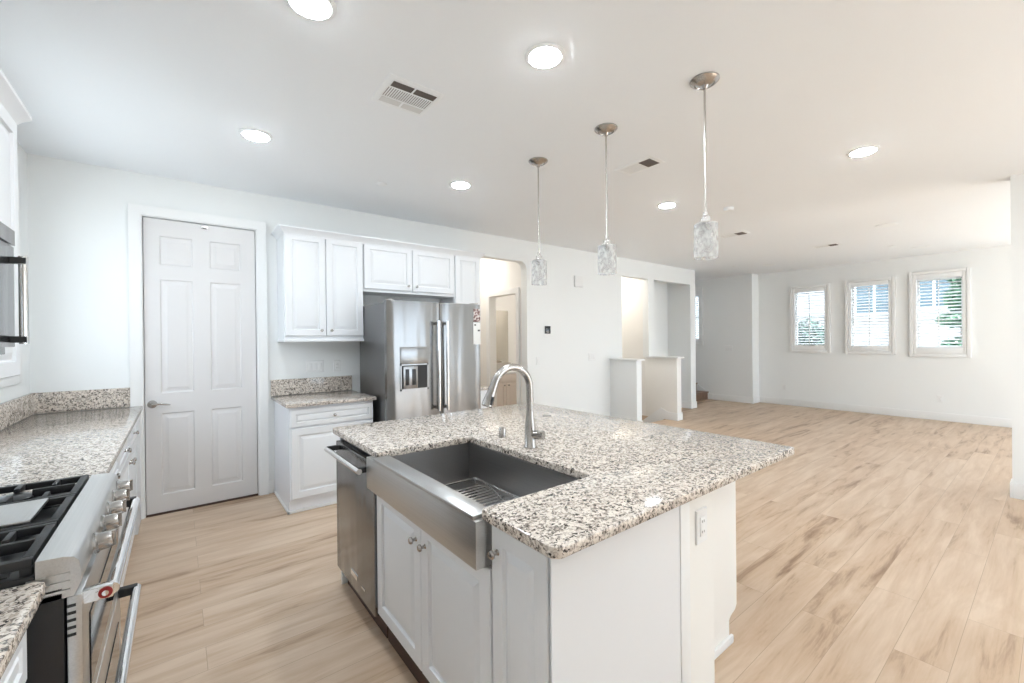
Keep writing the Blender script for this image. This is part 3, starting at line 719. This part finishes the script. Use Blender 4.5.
# faucet
fa = thing('faucet', (1.285, 1.515, .914), 'brushed nickel gooseneck pull-down faucet behind the sink', 'faucet')
m = MB(); m.lathe((1.285, 1.515, .914), [(.030, 0), (.030, .006), (.0265, .012), (.0255, .10), (.020, .135), (.018, .17)]); m.build('base', NICK, fa)
dirv = Vector((-1, .04, 0)).normalized(); c0 = Vector((1.285, 1.515, 0)); rr = .10
pts = [c0+Z*1.05, c0+Z*1.12, c0+Z*1.17]
for k in range(1, 15):
    a = math.radians(157)*k/14
    pts.append(c0+dirv*(rr-rr*math.cos(a))+Z*(1.19+rr*math.sin(a)*1.0))
m = MB(); m.tube(pts, .0165, 16)
m.build('spout', NICK, fa)
pe = pts[-1]; pd = (pts[-1]-pts[-2]).normalized(); pd = (dirv*math.sin(math.radians(157))+Z*math.cos(math.radians(157))).normalized()
m = MB(); m.lathe(pe, [(.0175, -.01), (.0185, .02), (.020, .05), (.0255, .10), (.0255, .11), (.022, .113)], axis=pd); sh = m.build('spray_head', NICK, fa)
m = MB(); bp_ = pe+pd*.085+Vector((0, -.018, 0)); m.lathe(bp_, [(.009, -.018), (.009, .018)], 12, axis=pd); m.build('button', RUB, sh)
m = MB(); m.tube([c0+Z*.975, c0+Vector((.02, -.045, .975)), c0+Vector((.026, -.062, .976))], [.021, .021, .020], 14)
m.tube([c0+Vector((.024, -.05, .985)), c0+Vector((-.01, -.085, 1.0)), c0+Vector((-.05, -.11, 1.005))], [.008, .006, .005], 10)
m.build('lever', NICK, fa)
m = MB(); m.lathe((1.31, 1.765, .9145), [(.019, 0), (.019, .045), (.015, .052), (.001, .053)]); tag(m.build('air_gap', NICK), 'small nickel air gap cap on the island behind the sink', 'air gap')
m = MB(); m.lathe((1.90, 2.07, .9145), [(.028, 0), (.026, .004), (.012, .005), (.001, .005)]); tag(m.build('hole_cover', NICK), 'flat round metal cap set into the island counter', 'cap')

# ------------------------------------------------------------------ wall plates
def plate(name, c, u, n, w, h, label, cat, devs, kind='outlet'):
    c = Vector(c); u = Vector(u); n = Vector(n)
    t = thing(name, c, label, cat)
    MB().rings(c-u*w/2-Z*h/2, u, Z, n, w, h, [(0, 0), (0, .003), (.003, .006)]).build('plate', WPLAST, t)
    for i in range(devs):
        cc = c+u*((i-(devs-1)/2)*.046)
        MB().rings(cc-u*.0165-Z*.033+n*.006, u, Z, n, .033, .066, [(0, 0), (0, .002), (.002, .003)]).build('rocker' if kind == 'switch' else 'receptacle', WPLAST, t)
        if kind == 'outlet':
            for dz in (-.018, .018):
                for du in (-.006, .006):
                    p = cc+u*du+Z*dz+n*.0095
                    a_ = p-u*.0012-Z*.004-n*.001; b_ = p+u*.0012+Z*.004+n*.0005
                    B(min(a_.x, b_.x), max(a_.x, b_.x), min(a_.y, b_.y), max(a_.y, b_.y), a_.z, b_.z).build('slot', GREYSLOT, t)
    return t
plate('light_switch', (1.075, W-.001, 1.17), X, -Y, .165, .115, 'triple white switch plate above the small granite counter', 'switch', 3, 'switch')
plate('electrical_outlet', (1.285, W-.001, 1.165), X, -Y, .07, .115, 'white outlet plate beside the triple switch above the counter', 'outlet', 1)
plate('electrical_outlet', (1.44, .779, .755), X, -Y, .072, .118, 'white outlet plate on the end of the island', 'outlet', 1)
plate('light_switch', (4.03, W-.001, 1.115), X, -Y, .07, .115, 'single white switch below the thermostat', 'switch', 1, 'switch')
plate('light_switch', (5.17, W-.001, 1.135), X, -Y, .165, .115, 'white switch plate on the wall beside the half wall', 'switch', 3, 'switch')
plate('light_switch', (9.699, 4.56, 1.185), Y, -X, .165, .115, 'white switch plate on the far wall near the stairs', 'switch', 3, 'switch')
plate('electrical_outlet', (XE-.001, 3.574, .372), Y, -X, .07, .115, 'white low outlet on the window wall near the stair corner', 'outlet', 1)
plate('electrical_outlet', (XE-.001, 1.24, .36), Y, -X, .07, .115, 'white low outlet under the window farthest from the stairs', 'outlet', 1)
t = thing('thermostat', (4.21, W, 1.555), 'small black thermostat on the white wall past the archway', 'thermostat')
B(4.155, 4.265, W-.006, W-.001, 1.495, 1.615).build('back_plate', WPLAST, t, bevel=.001)
b2 = B(4.16, 4.26, W-.022, W-.006, 1.50, 1.61).build('body', FILM, t, bevel=.003)
B(4.185, 4.235, W-.0235, W-.0215, 1.51, 1.54).build('display', GREYSLOT, b2)
t = thing('door_chime', (4.86, W, 2.30), 'white rounded square chime box high on the wall', 'chime')
B(4.77, 4.955, W-.035, W-.001, 2.215, 2.385).build('cover', WPLAST, t, bevel=.012)

# ------------------------------------------------------------------ pendants
pl = thing('pendant_light', (2.23, 1.164, HC), 'nearest pendant lamp over the island with a textured glass cylinder shade', 'pendant lamp')
c = (2.23, 1.164, 0)
def L(prof): return MB().lathe(c, prof)
L([(.074, HC-.001), (.074, HC-.008), (.066, HC-.016), (.05, HC-.026), (.048, HC-.022), (.022, HC-.034), (.012, HC-.05), (.001, HC-.05)]).build('canopy', NICK, pl)
MB().tube([(c[0], c[1], 2.07), (c[0], c[1], HC-.04)], .0055, 10).build('rod', NICK, pl)
hd = L([(.001, 2.085), (.012, 2.085), (.013, 2.065), (.024, 2.055), (.026, 2.03), (.036, 2.02), (.036, 2.012), (.022, 2.01), (.022, 1.985), (.001, 1.985)]).build('socket', NICK, pl)
m = MB(); ro, ri, zt, zb2 = .060, .056, 2.022, 1.838
m.loft([[(c[0]+r*math.cos(2*math.pi*k/32), c[1]+r*math.sin(2*math.pi*k/32), z) for k in range(32)] for r, z in ((ro, zb2), (ro, zt-.004), (ro-.004, zt), (.03, zt), (.03, zt-.004), (ri, zt-.004), (ri, zb2))], close=True)
m.build('glass_shade', CRACK, pl)
L([(.001, 1.99), (.012, 1.985), (.013, 1.965), (.024, 1.94), (.029, 1.915), (.024, 1.888), (.010, 1.874), (.001, 1.873)]).build('bulb', BULB, pl)
p2 = copy_tree(pl); p2.location = (2.22, 1.823, HC); tag(p2, 'middle pendant lamp hanging over the island')
p3 = copy_tree(pl); p3.location = (2.20, 2.468, HC); tag(p3, 'pendant lamp over the island closest to the refrigerator')
for p in (pl, p2, p3): p['group'] = 'pendant lamps over the island'

# ------------------------------------------------------------------ recessed lamps
def downlight(x, y, label, mat=LENS, group='recessed lamps in the kitchen ceiling', r=.075):
    t = thing('recessed_light', (x, y, HC), label, 'ceiling light', group)
    MB().lathe((x, y, 0), [(r+.024, HC-.0005), (r+.024, HC-.004), (r+.006, HC-.010), (r, HC-.008), (r, HC-.0005)]).build('trim_ring', CEILP, t)
    MB().lathe((x, y, 0), [(r, HC-.008), (r*.95, HC-.013), (r*.7, HC-.016), (.001, HC-.017)], cap=False).build('lens', mat, t)
    return t
base = downlight(1.42, 1.536, 'lit recessed lamp nearest above the island sink')
for x, y, lb in ((.439, 1.87, 'lit recessed lamp at the top edge above the aisle'), (.424, 3.281, 'lit recessed lamp nearest to the pantry door'),
                 (1.982, 3.254, 'lit recessed lamp in front of the refrigerator cabinets'), (3.994, 2.493, 'lit recessed lamp beyond the pendants toward the stairwell'),
                 (4.026, .897, 'lit recessed lamp over the open living area'), (.43, .45, 'added recessed lamp behind the viewer near the range wall'), (1.42, .10, 'added unseen recessed lamp overhead beside the near end of the island'), (2.4, -.9, 'added recessed lamp behind the viewer beside the island'), (4.0, -.9, 'added recessed lamp behind the viewer in the living area')):  # last four lamps are out of view, added to brighten aisle and island
    n = copy_tree(base); n.location = (x, y, HC); n['label'] = lb
downlight(3.4, 5.5, 'warm recessed lamp in the hall past the archway', LENSW, 'recessed lamps in the back rooms')
downlight(4.6, 5.4, 'warm recessed lamp in the small room past the hall', LENSW, 'recessed lamps in the back rooms')
downlight(6.25, 5.3, 'warm recessed lamp over the stairwell', LENSW, 'recessed lamps in the back rooms')
downlight(9.0, 6.6, 'added unseen lamp over the rising stairs behind the kitchen wall', LENS, 'recessed lamps in the back rooms')  # hidden lamp added to raise the light in the living area
downlight(6.25, 6.8, 'warm recessed lamp over the lower stairs', LENSW, 'recessed lamps in the back rooms')
def disc(x, y, r, name, label, cat, h=.008):
    m = MB(); m.lathe((x, y, 0), [(r, HC-.0005), (r, HC-h*.5), (r*.85, HC-h), (.001, HC-h)]); return tag(m.build(name, CEILP), label, cat)
disc(6.93, 1.315, .115, 'ceiling_speaker', 'largest round white speaker disc in the living room ceiling', 'speaker')
disc(9.08, 1.32, .115, 'ceiling_speaker', 'round white speaker disc by the window farthest from the stairs', 'speaker')
disc(8.86, 3.40, .115, 'ceiling_speaker', 'round white speaker disc near the stair corner', 'speaker')
disc(1.424, 3.651, .045, 'sprinkler_cover', 'small round white cap on the ceiling above the refrigerator', 'sprinkler')
disc(4.62, 2.16, .05, 'smoke_detector', 'small round white detector beside the nearest pendant rod', 'detector', .03)
disc(8.60, 1.576, .05, 'sprinkler_cover', 'tiny white ceiling cap near the middle window', 'sprinkler')
disc(8.45, 3.85, .05, 'sprinkler_cover', 'tiny white ceiling cap near the end of the kitchen wall', 'sprinkler')

# vents
def vent(x0, x1, y0, y1, label, kind):
    t = thing('ceiling_vent', ((x0+x1)/2, (y0+y1)/2, HC), label, 'air vent')
    MB().rings((x0, y0, HC-.0005), Y, X, -Z, y1-y0, x1-x0, [(0, 0), (0, .003), (.02, .008), (.024, .006)]).build('frame', CEILP, t)
    zf = HC-.0068
    if kind == 'square':
        xm = (x0+x1)/2
        for a, b_ in ((x0+.035, xm-.006), (xm+.006, x1-.03)): B(a, b_, y0+.04, y0+.09, zf-.0012, zf).build('dark_louver', DARKVENT, t)
        for a, b_ in ((x0+.035, xm-.006), (xm+.006, x1-.03)): B(a, b_, y1-.085, y1-.035, zf-.001, zf).build('pale_louver', simple('pale_louver_paint', (.70, .70, .69), .5), t)
        m = MB()
        for k in range(20):
            x = x0+.035+k*(x1-x0-.07)/19; m.box(x-.002, x+.002, y0+.105, y1-.10, zf-.001, zf)
        m.build('slats', GREYSLOT, t)
    else:
        B(x0+.03, x1-.03, y0+.03, y0+.03+(y1-y0)*.30, zf-.001, zf).build('dark_louver', DARKVENT, t)
        m = MB(); ys = y0+.04+(y1-y0)*.30
        while ys < y1-.04: m.box(x0+.03, x1-.03, ys, ys+.004, zf-.001, zf); ys += .012
        m.build('slats', simple('pale_slat_paint', (.72, .72, .71), .5), t)
vent(.877, 1.195, 2.115, 2.412, 'square white ceiling register above the refrigerator aisle', 'square')
vent(2.815, 3.01, 1.89, 2.23, 'rectangular white ceiling register behind the pendants', 'long')
vent(5.75, 5.95, 2.50, 2.86, 'small ceiling register partly behind the nearest pendant shade', 'long')
vent(7.62, 7.82, 2.0, 2.34, 'white ceiling register in the living room near the windows', 'long')

# ------------------------------------------------------------------ hall beyond the arch
m = MB(); pr = [(0, 0), (0, .015), (.04, .018), (.075, .022), (.075, 0)]
y0, y1, zt = 4.83, 5.50, 2.09
m.loft([[(3.86-dp, yy+s*q, (zt+q) if top else 0) for q, dp in pr] for yy, s, top in ((y1, 1, 0), (y1, 1, 1), (y0, -1, 1), (y0, -1, 0))])
m.build('trim_7', TRIM, kind='structure', angle=.9)
vn = thing('vanity_cabinet', (4.6, 6.15, 0), 'cream vanity cabinet seen through the hall doorway', 'cabinet')
B(4.0, 5.29, 5.87, 6.47, .1, .83).build('carcass', PEACH, vn)
B(4.0, 5.29, 5.93, 6.47, .001, .1).build('toe_kick', PEACH, vn)
B(3.99, 5.295, 5.85, 6.475, .832, .86).build('vanity_top', TRIM, vn, bevel=.004)
for k in range(3):
    cab_door(vn, 'door', (4.02+.42*k, 5.87, .12), X, Z, -Y, .41, .56, (.37 if k % 2 == 0 else .04, .52), mat=PEACH)
B(4.02, 5.27, 5.85, 5.87, .70, .82).build('drawer', PEACH, vn, bevel=.003)
mi = B(4.45, 4.95, 6.455, 6.475, .98, 1.97).build('wall_mirror', MIRROR, bevel=.002); tag(mi, 'tall frameless mirror above the cream vanity', 'mirror')
tb = B(4.50, 4.85, 6.25, 6.40, .862, 1.0).build('tissue_box', simple('beige_box', (.55, .50, .44), .7), bevel=.01); tag(tb, 'beige box standing on the vanity top', 'box')
hc = thing('hall_cabinet', (3.1, 4.9, 0), 'white hall cabinet with a dark counter edge beside the refrigerator', 'cabinet')
B(2.42, 3.30, W+.22, 5.15, .001, .74).build('carcass', CAB, hc)
B(2.41, 3.33, W+.205, 5.17, .742, .78).build('counter', GRAN, hc, bevel=.003)

# ------------------------------------------------------------------ outside
B(-20, 40, -30, 30, -.6, -.4).build('ground_outside', CONC, kind='structure', smooth=False)
nb = thing('neighbouring_house', (16.2, 3, -.4), 'pale stucco neighbouring house seen through the living room windows', 'house')
B(16, 16.4, -4, 12, -.4, 7).build('wall', STUCCO, nb, smooth=False)
for y, z, ww, hh in ((2.85, 2.05, .95, 1.5), (1.7, 2.15, .75, 1.4), (5.6, 2.6, 1.0, 1.4)):
    q = B(15.96, 16.02, y, y+ww, z, z+hh).build('window', TRIM, nb); B(15.95, 15.962, y+.06, y+ww/2-.03, z+.06, z+hh-.06).build('pane', PANEB, q); B(15.95, 15.962, y+ww/2+.03, y+ww-.06, z+.06, z+hh-.06).build('pane', PANEB, q)
def foliage(blobs, n, size):
    m = MB()
    for _ in range(n):
        cx, cy, cz, rx, ry, rz = random.choice(blobs)
        while True:
            p = Vector([random.uniform(-1, 1) for _ in range(3)])
            if .3 < p.length < 1: break
        p = Vector((cx+p.x*rx, cy+p.y*ry, cz+p.z*rz))
        a = Vector([random.gauss(0, 1) for _ in range(3)]).normalized(); b = a.orthogonal().normalized(); s_ = size*random.uniform(.6, 1.3)
        m.bm.faces.new(m.ring([p-a*s_, p+b*s_*.45, p+a*s_, p-b*s_*.45]))
    return m
t = thing('shrub', (13.0, 4.0, -.4), 'dark green leafy shrub behind the window nearest the stairs', 'shrub')
foliage([(13, 3.75+.3*k, 1.1+.25*(k % 2), .4, .35, .6) for k in range(4)], 2600, .07).build('foliage', LEAFD, t, smooth=False)
MB().tube([(13, 4.1, -.4), (13, 4.05, .9)], .04).build('trunk', BARK, t)
t = thing('evergreen_tree', (13.0, 1.3, -.4), 'bright green layered tree outside the window farthest from the stairs', 'tree')
foliage([(13, 1.28, 1.15, .35, .32, .22), (13, 1.30, 1.75, .4, .36, .16), (13, 1.26, 2.2, .3, .30, .3), (13, 1.24, 2.7, .25, .25, .35)], 2600, .07).build('foliage', LEAFG, t, smooth=False)
MB().tube([(13, 1.25, -.4), (13, 1.25, 2.8)], [.07, .03]).build('trunk', BARK, t)
